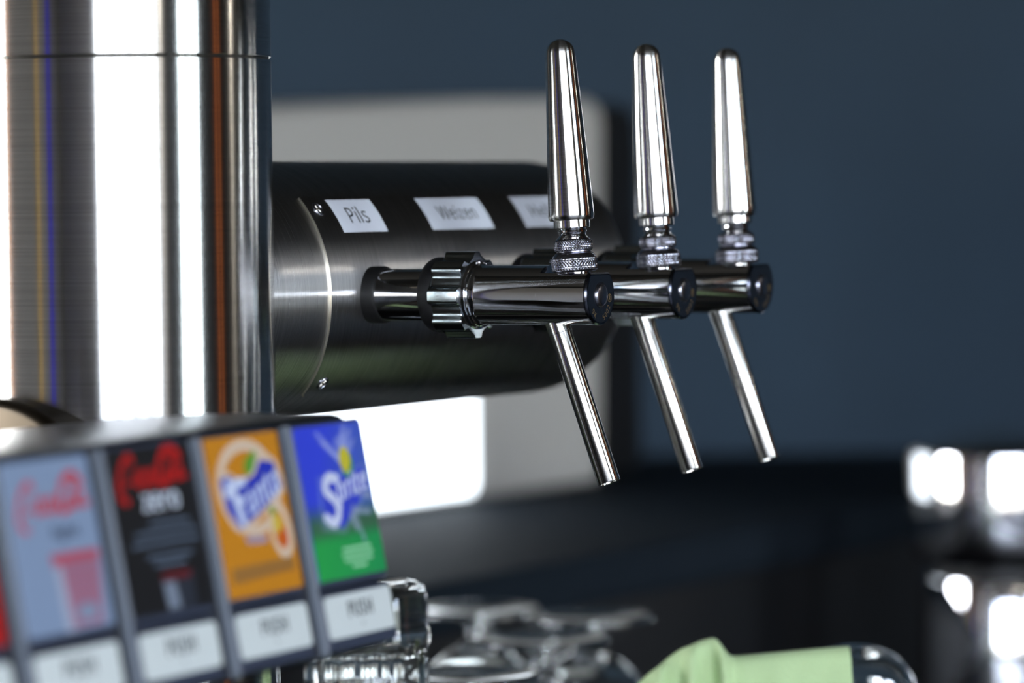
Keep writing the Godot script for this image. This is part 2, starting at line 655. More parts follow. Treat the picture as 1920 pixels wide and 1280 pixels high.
func beer_tower() -> void:
	# the node stands where the barrel's axis meets the first tap, on the worktop
	var o := thing("beer_tower", "brushed steel beer tower, thick upright column with a horizontal barrel holding three taps", "beer tower", TOWER + Vector3(0, WORKTOP_Y, 0), TURN)
	var ay := AXIS_Y - WORKTOP_Y
	var seam := 1.3308 - WORKTOP_Y
	var col := Transform3D(Basis(), Vector3(0, 0, 0.1))
	var r := 0.0593
	var b := MB.new()
	b.lathe([Vector2(r, 0.012), Vector2(r, seam - 0.0008), Vector2(r - 0.0006, seam - 0.0002), Vector2(r - 0.0015, seam)], 160, col)
	part("column", b, M.steel, o)
	b = MB.new()
	b.lathe([Vector2(r - 0.0014, seam), Vector2(r - 0.0005, seam + 0.0002), Vector2(r, seam + 0.0007), Vector2(r, seam + 0.17), Vector2(r - 0.004, seam + 0.176), Vector2(0.0, seam + 0.178)], 160, col)
	part("column_cap", b, M.steel, o)
	b = MB.new()
	b.lathe([Vector2(0.08, 0.0), Vector2(0.08, 0.01), Vector2(0.077, 0.0125), Vector2(r - 0.001, 0.0125)], 96, col)
	part("base_flange", b, M.chrome, o)

	# the horizontal barrel
	var R := 0.05145
	var base := Transform3D(ALONG_B, Vector3(0, ay, 0))
	b = MB.new()
	var prof := [Vector2(R, -0.1), Vector2(R, 0.205)]
	b.lathe(prof, 180, base)
	part("barrel", b, M.barrel, o)
	b = MB.new()
	b.lathe([Vector2(R, 0.205)] + arc(R - 0.012, 0.207, 0.012, 0, 90, 8) + [Vector2(0.0, 0.219)], 120, base)
	part("end_dome", b, M.barrel, o)

	# the cover plate that carries the taps, screwed to the barrel
	var plate := MB.new()
	var rows := 64
	var ro := R + 0.0009
	for j in rows:
		var e := []
		for k in [j, j + 1]:
			var w := float(k) / rows
			var deg := lerpf(-51.5, 45.0, w)
			var a := deg_to_rad(deg)
			var t := -0.0318 + 0.0085 * pow(clampf(-deg / 51.5, 0, 1), 1.6) + 0.0015 * pow(clampf(deg / 45.0, 0, 1), 2.0)
			var round_ := 0.0
			if w < 0.015 or w > 0.985:
				round_ = 0.0015
			e.append([a, t + round_, Vector3(cos(a), 0, sin(a))])
		var cols := 24
		for i in cols:
			var u0 := float(i) / cols
			var u1 := float(i + 1) / cols
			var q := []
			for c in [[0, u0], [0, u1], [1, u1], [1, u0]]:
				var s = e[c[0]]
				q.append(base * (s[2] * ro + Vector3(0, lerpf(s[1], 0.196, c[1]), 0)))
			var n0: Vector3 = base.basis * e[0][2]
			var n1: Vector3 = base.basis * e[1][2]
			var ua := Vector2(e[0][0] * R, 0) * 10
			var ub := Vector2(e[1][0] * R, 0) * 10
			plate.quad(q[0], q[1], q[2], q[3], n0, n0, n1, n1, ua + Vector2(0, u0 * 2.3), ua + Vector2(0, u1 * 2.3), ub + Vector2(0, u1 * 2.3), ub + Vector2(0, u0 * 2.3))
	part("cover_plate", plate, M.barrel, o)
	var rim := MB.new()
	for j in rows:
		var e := []
		for k in [j, j + 1]:
			var deg := lerpf(-51.5, 45.0, float(k) / rows)
			var a := deg_to_rad(deg)
			var t := -0.0318 + 0.0085 * pow(clampf(-deg / 51.5, 0, 1), 1.6) + 0.0015 * pow(clampf(deg / 45.0, 0, 1), 2.0)
			e.append([t, Vector3(cos(a), 0, sin(a))])
		for side in 2:
			var t0: float = e[0][0] if side == 0 else 0.196
			var t1: float = e[1][0] if side == 0 else 0.196
			var out := base.basis * Vector3(0, -1 if side == 0 else 1, 0)
			rim.quad(base * (e[0][1] * (R - 0.0003) + Vector3(0, t0, 0)), base * (e[1][1] * (R - 0.0003) + Vector3(0, t1, 0)), base * (e[1][1] * ro + Vector3(0, t1, 0)), base * (e[0][1] * ro + Vector3(0, t0, 0)), out, out, out, out)
	for s in [[-51.5, -1.0, -0.0233], [45.0, 1.0, -0.0303]]:
		var a := deg_to_rad(s[0])
		var n := Vector3(cos(a), 0, sin(a))
		var out: Vector3 = base.basis * Vector3(-sin(a) * s[1], 0, cos(a) * s[1])
		rim.quad(base * (n * (R - 0.0003) + Vector3(0, s[2], 0)), base * (n * ro + Vector3(0, s[2], 0)), base * (n * ro + Vector3(0, 0.196, 0)), base * (n * (R - 0.0003) + Vector3(0, 0.196, 0)), out, out, out, out)
	part("plate_edge", rim, M.edge, o.get_node("cover_plate"))

	for s in [[-0.0236, 38.0, 20.0], [-0.0173, -43.1, 65.0]]:
		var a := deg_to_rad(s[1])
		var n: Vector3 = base.basis * Vector3(cos(a), 0, sin(a))
		var side: Vector3 = base.basis * Vector3(0, 1, 0)
		var xf := Transform3D(Basis(side, n, side.cross(n)), base * (Vector3(cos(a), 0, sin(a)) * ro + Vector3(0, s[0], 0)))
		xf.basis = xf.basis * Basis(Vector3.UP, deg_to_rad(s[2]))
		b = MB.new()
		b.lathe(mm([Vector2(3.1, -0.3), Vector2(3.1, 0.2), Vector2(2.85, 0.55), Vector2(2.4, 0.6), Vector2(2.25, 0.35), Vector2(0.0, 0.35)]), 40, xf, 0.0, TAU, 10.0, 0.9)
		var sc := part("screw", b, M.knurl, o)
		b = MB.new()
		for k in 2:
			b.box(Vector3(0.0034, 0.0004, 0.0007), Vector3(0, 0.0004, 0), 0.0001, xf * Transform3D(Basis(Vector3.UP, k * PI / 2), Vector3.ZERO))
		part("drive_slot", b, M.edge, sc)

	# the paper labels above the taps
	var sans := font_of("Droid Sans", 500)
	var names := ["Pils", "Weizen", "Hell"]
	var spans := [[-0.0139, 0.0186], [0.0533, 0.1030], [0.1300, 0.1660]]
	var sizes := [[0.44, 0.5], [0.6, 0.42], [0.48, 0.42]]
	for k in 3:
		var wide := 640 if k != 1 else 960
		var c := Canvas.new(wide, 340, Color(0.86, 0.88, 0.92))
		c.text(names[k], sans, wide * (0.5 if k == 0 else 0.52), 165, wide * sizes[k][0], 340 * sizes[k][1], Color(0.02, 0.02, 0.03) if k == 0 else Color(0.08, 0.08, 0.1))
		var st := patch(spans[k][0], spans[k][1], 26.0, 43.0, ro + 0.00012, 6, 10)
		part("name_label", st, printed(c.texture(), 0.5), o, "white paper label reading " + names[k])

	# the short socket at the lower left of the column
	b = MB.new()
	var dir := Basis(Vector3.UP, deg_to_rad(TURN)) * Vector3(-sin(deg_to_rad(36)), 0, cos(deg_to_rad(36)))
	var sx := Transform3D(Basis(Vector3.UP.cross(dir).normalized(), dir, Vector3.UP.cross(dir).normalized().cross(dir)), Vector3(0, 1.2068 - 0.055 - WORKTOP_Y, 0.1))
	b.lathe(mm([Vector2(55, 20), Vector2(55, 66)] + arc(51, 66, 4, 0, 90, 6) + [Vector2(0, 73)]), 96, sx)
	part("pipe_socket", b, paint(Color(0.3, 0.27, 0.23), 0.32, 1.0), o, "dark metal pipe socket")


func knurl(b: MB, r: float, y0: float, y1: float, xf: Transform3D) -> void:
	var around := 264
	var rows := 14
	for j in rows:
		for i in around:
			var q := []
			for c in [[i, j], [i + 1, j], [i + 1, j + 1], [i, j + 1]]:
				var f: float = c[0] * 44.0 / around
				var s: float = float(c[1]) / rows * (y1 - y0) / (TAU * r / 44.0)
				var h := absf(fposmod(f + s, 1.0) - 0.5) * 2.0
				var g := absf(fposmod(f - s, 1.0) - 0.5) * 2.0
				var rr := r - 0.0003 * maxf(h, g)
				if c[1] == 0 or c[1] == rows:
					rr = r - 0.0005
				var a: float = c[0] * TAU / around
				q.append(xf * Vector3(rr * cos(a), lerpf(y0, y1, float(c[1]) / rows), rr * sin(a)))
			var n: Vector3 = (q[1] - q[0]).cross(q[3] - q[0]).normalized()
			var mid: Vector3 = (q[0] + q[2]) / 2 - xf.origin
			if n.dot(mid - xf.basis.y.normalized() * mid.dot(xf.basis.y.normalized())) < 0:
				n = -n
			b.quad(q[0], q[1], q[2], q[3], n, n, n, n)


func d_shape(r: float, flat: float, steps := 72) -> PackedVector2Array:
	var out := PackedVector2Array()
	var a0 := asin(flat / r)
	for k in steps + 1:
		var a := PI - a0 + (PI + 2 * a0) * k / steps
		out.append(Vector2(r * cos(a), r * sin(a)))
	return out


func beer_tap(k: int) -> void:
	var labels := ["chrome beer tap nearest the column, in sharp focus, below the Pils label", "chrome beer tap in the middle of the row, below the Weizen label", "chrome beer tap farthest along the barrel, farthest from the column"]
	var o := thing("beer_tap", labels[k], "beer tap", at_tower(Vector3(0.0505, AXIS_Y - 0.0017, -0.06902 * k)), TURN, "beer taps along the barrel")
	var x := Transform3D(ALONG_X, Vector3.ZERO)   # profiles below run outwards from the barrel, in millimetres
	var b := MB.new()
	b.lathe(mm([Vector2(11.2, -1.0), Vector2(11.2, 6.2), Vector2(10.6, 7.3), Vector2(9.8, 7.5)]), 64, x)
	part("gasket", b, M.rubber, o)
	b = MB.new()
	b.lathe(mm([Vector2(10.1, 6.0), Vector2(10.1, 30.0)]), 80, x)
	part("shank", b, M.chrome, o)
	b = MB.new()
	b.lathe(mm([Vector2(9.0, 28.6)] + [Vector2(12.6, 28.6), Vector2(14.0, 29.4), Vector2(14.7, 31.0), Vector2(14.7, 35.0), Vector2(14.2, 36.0), Vector2(10, 36.2)]), 80, x)
	part("seal_ring", b, M.rubber, o)
	# the lobed nut
	b = MB.new()
	var lobes := PackedVector2Array()
	for i in 192:
		var a := i * TAU / 192
		lobes.append(Vector2(cos(a), sin(a)) * 0.001 * (14.3 + 2.6 * smoothstep(-0.7, 0.6, cos(a * 8.0))))
	b.prism(lobes, 0.0355, 0.0486, Transform3D(FACE_X, Vector3.ZERO), 0.0003, 0.6)
	part("coupling_nut", b, M.nut, o)
	# the body
	b = MB.new()
	b.lathe(mm([Vector2(13.4, 48.4), Vector2(13.0, 49.6), Vector2(12.3, 49.8), Vector2(12.3, 50.8), Vector2(11.9, 51.1), Vector2(11.5, 52.0), Vector2(11.4, 53.0), Vector2(11.4, 80.5), Vector2(8, 80.5)]), 96, x, 0.0, TAU, 10.0, 0.9)
	b.prism(d_shape(0.0114, 0.0086), 0.0798, 0.1012, Transform3D(FACE_X, Vector3.ZERO), 0.0)
	var body := part("body", b, M.chrome, o)
	b = MB.new()
	b.prism(d_shape(0.01155, 0.0087), 0.1009, 0.1026, Transform3D(FACE_X, Vector3.ZERO), 0.0006)
	var cap := part("end_cap", b, M.smoke_chrome, o, "dark bevelled end cap")
	b = MB.new()
	b.lathe(mm([Vector2(5.0, 102.5), Vector2(4.85, 102.95), Vector2(4.5, 102.75), Vector2(4.35, 103.1), Vector2(4.0, 103.4), Vector2(3.2, 103.65), Vector2(1.6, 103.8), Vector2(0, 103.85)]), 48, x, 0.0, TAU, 10.0, 0.8)
	part("button", b, M.knurl, cap)
	if not M.has("cap_face"):
		var c := Canvas.new(512, 460, Color(0.15, 0.17, 0.2))
		var gold := Color(0.56, 0.46, 0.3)
		var sans := font_of("Droid Sans")
		c.text("®", sans, 430, 225, 80, 80, gold)
		for s in [["5", 312, 410, -0.55], ["0", 352, 384, -0.75], ["0", 384, 350, -0.9], ["2", 410, 312, -1.15]]:
			c.text(s[0], sans, s[1], s[2], 30, 52, gold, s[3])
		c.text("9", sans, 110, 345, 34, 52, gold, 0.7)
		c.text("K", sans, 150, 385, 38, 52, gold, 0.5)
		M.cap_face = printed(c.texture(), 0.22)
		M.cap_face.metallic = 0.55
	b = MB.new()
	b.prism(d_shape(0.0104, 0.0076), 0.1024, 0.10268, Transform3D(FACE_X, Vector3.ZERO), 0.0)
	part("engraved_face", b, M.cap_face, cap)
	# the spout
	b = MB.new()
	var dir := Vector3(0.0212, -0.0590, 0).normalized()
	var sx := Transform3D(Basis(dir.cross(Vector3.BACK), dir, Vector3.BACK), Vector3(0.0826, -0.0078, 0))
	var len := 0.0675
	b.lathe([Vector2(0.00455, 0.0), Vector2(0.00455, 0.0073), Vector2(0.0044, 0.0075), Vector2(0.0044, len - 0.0003), Vector2(0.0042, len), Vector2(0.0038, len), Vector2(0.0037, len - 0.0003), Vector2(0.0037, 0.02)], 56, sx)
	part("spout", b, M.turned, o)
	# the lever: knurled collars, neck and tall handle, leaning back a little
	var lean: float = [3.6, 3.3, 2.6][k]
	var h := Transform3D(Basis(Vector3.BACK, deg_to_rad(lean)), Vector3(0.0919, 0.0052, 0))
	b = MB.new()
	b.lathe(mm([Vector2(8.2, 1.6), Vector2(8.0, 2.0), Vector2(5.9, 2.1), Vector2(5.9, 4.8)]), 56, Transform3D(Basis(), Vector3(0.0919, 0.0052, 0)))
	part("lever_seat", b, M.chrome, o)
	b = MB.new()
	knurl(b, 0.0089, 0.0041, 0.0091, h)
	b.lathe(mm([Vector2(5.9, 3.6), Vector2(7.6, 3.7), Vector2(8.4, 4.2)]), 64, h)
	b.lathe(mm([Vector2(8.45, 9.0), Vector2(8.2, 9.7), Vector2(7.6, 10.5), Vector2(6.7, 11.2), Vector2(6.5, 11.3), Vector2(6.5, 11.8), Vector2(4, 11.8)]), 64, h)
	part("knurled_collar", b, M.knurl, o)
	b = MB.new()
	knurl(b, 0.0074, 0.0118, 0.0158, h)
	b.lathe(mm([Vector2(4, 11.5), Vector2(6.8, 11.6), Vector2(7.0, 11.9)]), 64, h)
	b.lathe(mm([Vector2(7.0, 15.7), Vector2(6.6, 16.3), Vector2(4, 16.3)]), 64, h)
	part("knurled_collar", b, M.knurl, o)
	b = MB.new()
	b.lathe(mm([Vector2(6.5, 16.2), Vector2(6.1, 16.6), Vector2(5.4, 17.3), Vector2(5.1, 18.0), Vector2(5.25, 18.5), Vector2(5.6, 18.9), Vector2(5.5, 19.4), Vector2(5.1, 19.7), Vector2(5.2, 20.2), Vector2(5.5, 20.6)]), 56, h)
	part("neck", b, M.chrome, o)
	b = MB.new()
	b.lathe(mm([Vector2(4, 20.4), Vector2(6.7, 20.4), Vector2(7.0, 20.7), Vector2(7.0, 23.6)]), 64, h)
	part("handle_ring", b, M.turned, o)
	b = MB.new()
	var hp := mm([Vector2(6.6, 23.4), Vector2(8.1, 23.4), Vector2(8.6, 24.0), Vector2(8.85, 25.4), Vector2(8.8, 27.0), Vector2(8.0, 44.0), Vector2(7.1, 62.0), Vector2(5.75, 86.0)])
	for i in 11:
		var a := deg_to_rad(3 + 87.0 * i / 10)
		hp.append(Vector2(5.6 * cos(a), 87.2 + 5.4 * sin(a)) * 0.001)
	hp[-1].x = 0.0
	b.lathe(hp, 96, h)
	part("handle", b, M.turned, o)


# ---------------------------------------------------------------- the soda dispenser

func soda_dispenser() -> void:
	var o := thing("soda_dispenser", "dark soda dispenser with a slanted row of bright drink panels before the column", "soda dispenser", Vector3(-0.05172, WORKTOP_Y, -1.32), 26.15)
	var oy := 1.20327 - WORKTOP_Y
	var be := deg_to_rad(79.34)
	var face := Transform3D(Basis(Vector3(0, 0, -1), Vector3(-cos(be), sin(be), 0), Vector3(sin(be), cos(be), 0)), Vector3(0, oy, 0))   # x along the row, y up the face, z out of it
	var at := func(out: float, down: float) -> Vector2:
		var p: Vector3 = face * Vector3(0, -down, out) 
		return Vector2(p.x, p.y)
	var prof := PackedVector2Array()
	var fb: Vector2 = at.call(-0.0040, 0.0765)
	var ft: Vector2 = at.call(-0.0040, 0.004)
	prof.append(Vector2(-0.118, fb.y + 0.012))
	prof.append(Vector2(-0.03, fb.y - 0.001))
	prof.append(Vector2(fb.x - 0.003, fb.y))
	prof.append(fb + Vector2(0, 0.002))
	prof.append(ft)
	var cy := oy + 0.0022
	for a in [10.0, 30.0, 50.0, 70.0, 90.0]:
		prof.append(Vector2(ft.x - 0.008, cy - 0.008) + Vector2(cos(deg_to_rad(a)), sin(deg_to_rad(a))) * 0.008)
	prof.append(Vector2(-0.06, cy - 0.0008))
	prof.append(Vector2(-0.108, cy - 0.004))
	prof.append(Vector2(-0.118, cy - 0.014))
	var b := MB.new()
	b.prism(prof, -0.0016, 0.292, Transform3D(), 0.0012, 0.8)
	part("housing", b, M.plastic_dark, o)
	b = MB.new()
	b.box(Vector3(0.08, oy - 0.06, 0.17), Vector3(-0.075, (oy - 0.06) / 2, 0.2), 0.004)
	part("pedestal", b, M.plastic_dark, o)

	var push := Canvas.new(560, 180, Color(0.78, 0.8, 0.795))
	var bold := font_of("Droid Sans", 700)
	push.text("PUSH", bold, 285, 68, 205, 68, Color(0.2, 0.21, 0.23))
	push.poly([Vector2(281, 128), Vector2(286, 128), Vector2(286, 142), Vector2(281, 142)], Color(0.4, 0.4, 0.42))
	push.poly([Vector2(295, 128), Vector2(300, 128), Vector2(300, 142), Vector2(295, 142)], Color(0.4, 0.4, 0.42))
	var push_m := printed(push.texture(), 0.45)
	var cards := [lemon_card(), orange_card(), black_card(), silver_card(), red_card()]
	var notes := ["blue and green lemon-lime drink panel", "orange drink panel with a round logo", "black drink panel with a red script logo", "silver-grey drink panel with a red script logo", "red drink panel with a white script logo"]
	for k in 5:
		var x := -0.05742 * k
		b = MB.new()
		b.prism(rounded(x - 0.0470, -0.0536, x + 0.0006, 0.0012, 0.0015), -0.0042, -0.0004, face, 0.0004)
		var holder := part("panel_holder", b, M.plastic, o)
		b = MB.new()
		b.prism(rounded(x - 0.0464, -0.0511, x, 0.0, 0.0008, 3), -0.0005, 0.0001, face)
		var card_m := printed(cards[k], 0.4)
		card_m.albedo_color = Color(0.9, 0.9, 0.9)
		part("drink_panel", b, card_m, holder, notes[k])
		b = MB.new()
		b.prism(rounded(x - 0.0470, -0.0742, x + 0.0006, -0.0546, 0.0015), -0.0042, -0.0004, face, 0.0004)
		var lever := part("push_button", b, M.plastic, o)
		b = MB.new()
		b.prism(rounded(x - 0.0455, -0.0703, x - 0.0005, -0.0562, 0.0018), -0.0005, 0.0001, face)
		part("push_label", b, push_m, lever, "white label reading PUSH")
		b = MB.new()
		b.prism(PackedVector2Array([Vector2(x - 0.0482, -0.075), Vector2(x - 0.0470, -0.075), Vector2(x - 0.0470, 0.001), Vector2(x - 0.0482, 0.001)]), -0.0045, -0.0006, face, 0.0002)
		part("lit_side_strip", b, M.plastic_lit_side, o)  # strip painted as the lit left side of holder and button


const CW := 464
const CH := 510


func cv(list: Array) -> Array:   # card coordinates 0..1 to pixels
	return list.map(func(p): return Vector2(p.x * CW, p.y * CH))


func script_logo(c: Canvas, u: float, v: float, wide: float, high: float, color: Color, heavy := 1.0) -> void:
	# a flowing script: two large capitals and small round letters
	var s := func(list: Array) -> Array:
		return list.map(func(p): return Vector2((u + p.x * wide) * CW, (v + p.y * high) * CH))
	var t := 0.055 * wide * CW * heavy
	c.stroke(s.call([Vector2(0.25, 0.2), Vector2(0.22, 0.1), Vector2(0.13, 0.2), Vector2(0.05, 0.45), Vector2(0.0, 0.78), Vector2(0.03, 0.98), Vector2(0.1, 1.0)]), t * 1.5, color)
	c.stroke(s.call([Vector2(0.06, 0.72), Vector2(0.16, 0.62), Vector2(0.3, 0.68)]), t * 0.6, color)
	for k in 3:
		var x := 0.26 + 0.095 * k
		c.stroke(s.call([Vector2(x + 0.06, 0.42), Vector2(x, 0.5), Vector2(x, 0.68), Vector2(x + 0.05, 0.7)] + ([Vector2(x + 0.08, 0.52), Vector2(x + 0.05, 0.43)] if k != 1 else [Vector2(x + 0.08, 0.64)])), t, color)
	c.stroke(s.call([Vector2(0.53, 0.45), Vector2(0.52, 0.6), Vector2(0.54, 0.7)]), t, color)
	c.stroke(s.call([Vector2(0.54, 0.58), Vector2(0.6, 0.55)]), t, color)
	c.stroke(s.call([Vector2(0.95, 0.16), Vector2(0.85, 0.0), Vector2(0.72, 0.1), Vector2(0.62, 0.42), Vector2(0.61, 0.68), Vector2(0.68, 0.72), Vector2(0.74, 0.6)]), t * 1.7, color)
	c.stroke(s.call([Vector2(0.72, 0.1), Vector2(0.9, 0.28), Vector2(0.98, 0.2), Vector2(0.92, 0.05)]), t * 0.8, color)
	c.stroke(s.call([Vector2(0.78, 0.42), Vector2(0.73, 0.55), Vector2(0.76, 0.7), Vector2(0.81, 0.55), Vector2(0.78, 0.42)]), t, color)
	c.stroke(s.call([Vector2(0.9, 0.12), Vector2(0.84, 0.45), Vector2(0.84, 0.68)]), t, color)
	c.stroke(s.call([Vector2(0.97, 0.42), Vector2(0.9, 0.48), Vector2(0.89, 0.65), Vector2(0.95, 0.62), Vector2(0.97, 0.42), Vector2(0.97, 0.66), Vector2(1.02, 0.62)]), t, color)


func lemon_card() -> Texture2D:
	var c := Canvas.new(CW, CH, Color(0.22, 0.29, 0.86))
	for y in CH:
		var v := float(y) / CH
		for x in range(0, CW, 4):
			var u := float(x) / CW
			var blue := Color(0.21, 0.28, 0.86).lerp(Color(0.3, 0.42, 0.72), clampf(u * 1.2 - 0.5 + v * 0.6, 0, 1))
			var green := Color(0.12, 0.6, 0.33).lerp(Color(0.15, 0.66, 0.3), 1.0 - u)
			var mid := Color(0.24, 0.42, 0.3)
			var k := blue.lerp(mid, smoothstep(0.48, 0.66, v)).lerp(green, smoothstep(0.66, 0.78, v))
			c.im.fill_rect(Rect2i(x, y, 4, 1), k)
	var pale := Color(0.72, 0.75, 0.92, 0.5)
	for s in [[0.3, 0.05], [0.36, 0.11], [0.72, 0.02], [0.8, 0.05], [0.84, 0.12], [0.58, 0.1], [0.66, 0.07]]:
		c.poly(cv([Vector2(s[0] - 0.025, s[1]), Vector2(s[0] + 0.05, s[1] - 0.01), Vector2(0.69, 0.27), Vector2(0.6, 0.27)]), pale)
	c.poly(cv([Vector2(0.22, 0.33), Vector2(0.62, 0.31), Vector2(0.95, 0.28), Vector2(0.97, 0.46), Vector2(0.78, 0.56), Vector2(0.5, 0.72), Vector2(0.16, 0.68)]), Color(0.62, 0.7, 0.86, 0.35))
	c.poly(cv([Vector2(0.27, 0.36), Vector2(0.6, 0.34), Vector2(0.92, 0.3), Vector2(0.94, 0.44), Vector2(0.75, 0.54), Vector2(0.48, 0.68), Vector2(0.22, 0.63)]), Color(0.2, 0.27, 0.8))
	for s in [[0.75, 0.46, 0.95, 0.5], [0.66, 0.55, 0.76, 0.78], [0.7, 0.58, 0.9, 0.6], [0.62, 0.6, 0.68, 0.7]]:
		c.stroke(cv([Vector2(s[0], s[1]), Vector2(s[2], s[3])]), 26, Color(0.62, 0.66, 0.75, 0.35))
	c.ellipse(0.69 * CW, 0.27 * CH, 0.085 * CW, 0.09 * CH, Color(0.22, 0.6, 0.3), 0.3)
	c.ellipse(0.67 * CW, 0.24 * CH, 0.08 * CW, 0.085 * CH, Color(0.83, 0.78, 0.22), 0.3)
	var white := Color(0.86, 0.88, 0.97)
	c.stroke(cv([Vector2(0.5, 0.36), Vector2(0.38, 0.345), Vector2(0.31, 0.42), Vector2(0.43, 0.5), Vector2(0.45, 0.58), Vector2(0.36, 0.64), Vector2(0.26, 0.6)]), 34, white)
	var italic := font_of("Droid Sans", 700)
	c.text("prite", italic, 0.71 * CW, 0.425 * CH, 0.46 * CW, 0.21 * CH, white, -0.16, 0.2)
	var lines := Color(0.6, 0.86, 0.66)
	for k in 4:
		var wid: float = [0.2, 0.22, 0.2, 0.1][k]
		c.stroke(cv([Vector2(0.62 - wid, 0.815 + 0.04 * k), Vector2(0.62 + wid, 0.815 + 0.04 * k)]), 12, lines)
	return c.texture()


func orange_card() -> Texture2D:
	var bg := Color(0.82, 0.53, 0.1)
	var c := Canvas.new(CW, CH, bg)
	var ring := Color(0.88, 0.78, 0.68)
	c.ellipse(0.5 * CW, 0.33 * CH, 0.43 * CW, 0.305 * CH, ring)
	c.ellipse(0.5 * CW, 0.335 * CH, 0.34 * CW, 0.235 * CH, bg)
	c.poly(cv([Vector2(0.5, 0.16), Vector2(0.66, 0.1), Vector2(0.68, 0.18), Vector2(0.56, 0.26), Vector2(0.47, 0.24)]), Color(0.36, 0.62, 0.2))
	var word := cv([Vector2(0.13, 0.26), Vector2(0.24, 0.245), Vector2(0.4, 0.3), Vector2(0.6, 0.26), Vector2(0.7, 0.17), Vector2(0.88, 0.19), Vector2(0.95, 0.35), Vector2(0.8, 0.42), Vector2(0.58, 0.5), Vector2(0.3, 0.58), Vector2(0.16, 0.46)])
	c.stroke(word + [word[0]], 30, ring)
	c.poly(word, Color(0.13, 0.2, 0.72))
	var white := Color(0.84, 0.88, 0.97)
	c.stroke(cv([Vector2(0.24, 0.3), Vector2(0.3, 0.4), Vector2(0.35, 0.53)]), 40, white)
	c.stroke(cv([Vector2(0.2, 0.35), Vector2(0.34, 0.3), Vector2(0.44, 0.29)]), 30, white)
	c.stroke(cv([Vector2(0.3, 0.42), Vector2(0.4, 0.4)]), 26, white)
	c.text("anta", font_of("Droid Sans", 700), 0.68 * CW, 0.365 * CH, 0.48 * CW, 0.17 * CH, white, -0.3, 0.15)
	c.ellipse(0.83 * CW, 0.62 * CH, 0.15 * CW, 0.19 * CH, ring, -0.15)
	c.ellipse(0.82 * CW, 0.62 * CH, 0.088 * CW, 0.125 * CH, Color(0.85, 0.55, 0.1), -0.15)
	c.ellipse(0.84 * CW, 0.67 * CH, 0.07 * CW, 0.07 * CH, Color(0.83, 0.36, 0.1), -0.15)
	c.ellipse(0.79 * CW, 0.58 * CH, 0.06 * CW, 0.06 * CH, Color(0.87, 0.75, 0.3), -0.15)
	c.ellipse(0.76 * CW, 0.495 * CH, 0.05 * CW, 0.025 * CH, Color(0.5, 0.62, 0.2), 0.4)
	c.stroke(cv([Vector2(0.36, 0.655), Vector2(0.6, 0.665)]), 24, Color(0.66, 0.58, 0.66))
	c.poly(cv([Vector2(0.08, 0.815), Vector2(0.93, 0.8), Vector2(0.93, 0.88), Vector2(0.08, 0.91)]), Color(0.66, 0.47, 0.22))
	for k in 3:
		c.stroke(cv([Vector2(0.1, 0.835 + 0.028 * k), Vector2(0.9, 0.822 + 0.028 * k)]), 5, Color(0.58, 0.38, 0.2))
	return c.texture()


func black_card() -> Texture2D:
	var c := Canvas.new(CW, CH, Color(0.075, 0.08, 0.095))
	script_logo(c, 0.09, 0.02, 0.84, 0.29, Color(0.72, 0.07, 0.07), 0.75)
	c.text("zero", font_of("Droid Sans", 700), 0.58 * CW, 0.335 * CH, 0.46 * CW, 0.11 * CH, Color(0.85, 0.88, 0.93))
	var grey := Color(0.36, 0.41, 0.48)
	for s in [[0.4, 0.88, 0.46], [0.2, 0.95, 0.52], [0.14, 0.95, 0.58], [0.3, 0.85, 0.66], [0.38, 0.75, 0.71]]:
		c.stroke(cv([Vector2(s[0], s[2]), Vector2(s[1], s[2])]), 12, grey)
	c.poly(cv([Vector2(0.42, 0.76), Vector2(0.82, 0.76), Vector2(0.8, 1.0), Vector2(0.44, 0.99)]), Color(0.16, 0.18, 0.22))
	c.poly(cv([Vector2(0.42, 0.76), Vector2(0.8, 0.76), Vector2(0.79, 0.81), Vector2(0.43, 0.81)]), Color(0.38, 0.1, 0.13))
	c.poly(cv([Vector2(0.43, 0.82), Vector2(0.58, 0.82), Vector2(0.6, 0.98), Vector2(0.45, 0.98)]), Color(0.5, 0.54, 0.6))
	return c.texture()


func silver_card() -> Texture2D:
	var c := Canvas.new(CW, CH, Color(0.53, 0.6, 0.71))
	script_logo(c, 0.12, 0.1, 0.8, 0.29, Color(0.76, 0.2, 0.27), 0.62)
	c.text("light", font_of("Droid Sans", 700), 0.62 * CW, 0.435 * CH, 0.3 * CW, 0.1 * CH, Color(0.17, 0.2, 0.28))
	var cup := Color(0.62, 0.44, 0.53)
	c.poly(cv([Vector2(0.4, 0.56), Vector2(0.96, 0.56), Vector2(0.95, 0.62), Vector2(0.88, 0.98), Vector2(0.52, 0.98), Vector2(0.42, 0.64)]), cup)
	c.poly(cv([Vector2(0.4, 0.55), Vector2(0.96, 0.55), Vector2(0.95, 0.6), Vector2(0.41, 0.61)]), Color(0.72, 0.3, 0.38))
	c.ellipse(0.72 * CW, 0.9 * CH, 0.12 * CW, 0.05 * CH, Color(0.54, 0.59, 0.69))
	c.poly(cv([Vector2(0.43, 0.62), Vector2(0.5, 0.62), Vector2(0.54, 1.0), Vector2(0.45, 1.0)]), Color(0.68, 0.7, 0.78))
	for k in 6:
		c.stroke(cv([Vector2(0.52, 0.66 + 0.035 * k), Vector2(0.9, 0.66 + 0.035 * k)]), 4, Color(0.68, 0.38, 0.47))
	return c.texture()


func red_card() -> Texture2D:
	var c := Canvas.new(CW, CH, Color(0.72, 0.04, 0.05))
	script_logo(c, 0.09, 0.1, 0.8, 0.29, Color(0.92, 0.9, 0.9), 0.8)
	return c.texture()


# ---------------------------------------------------------------- behind the tower

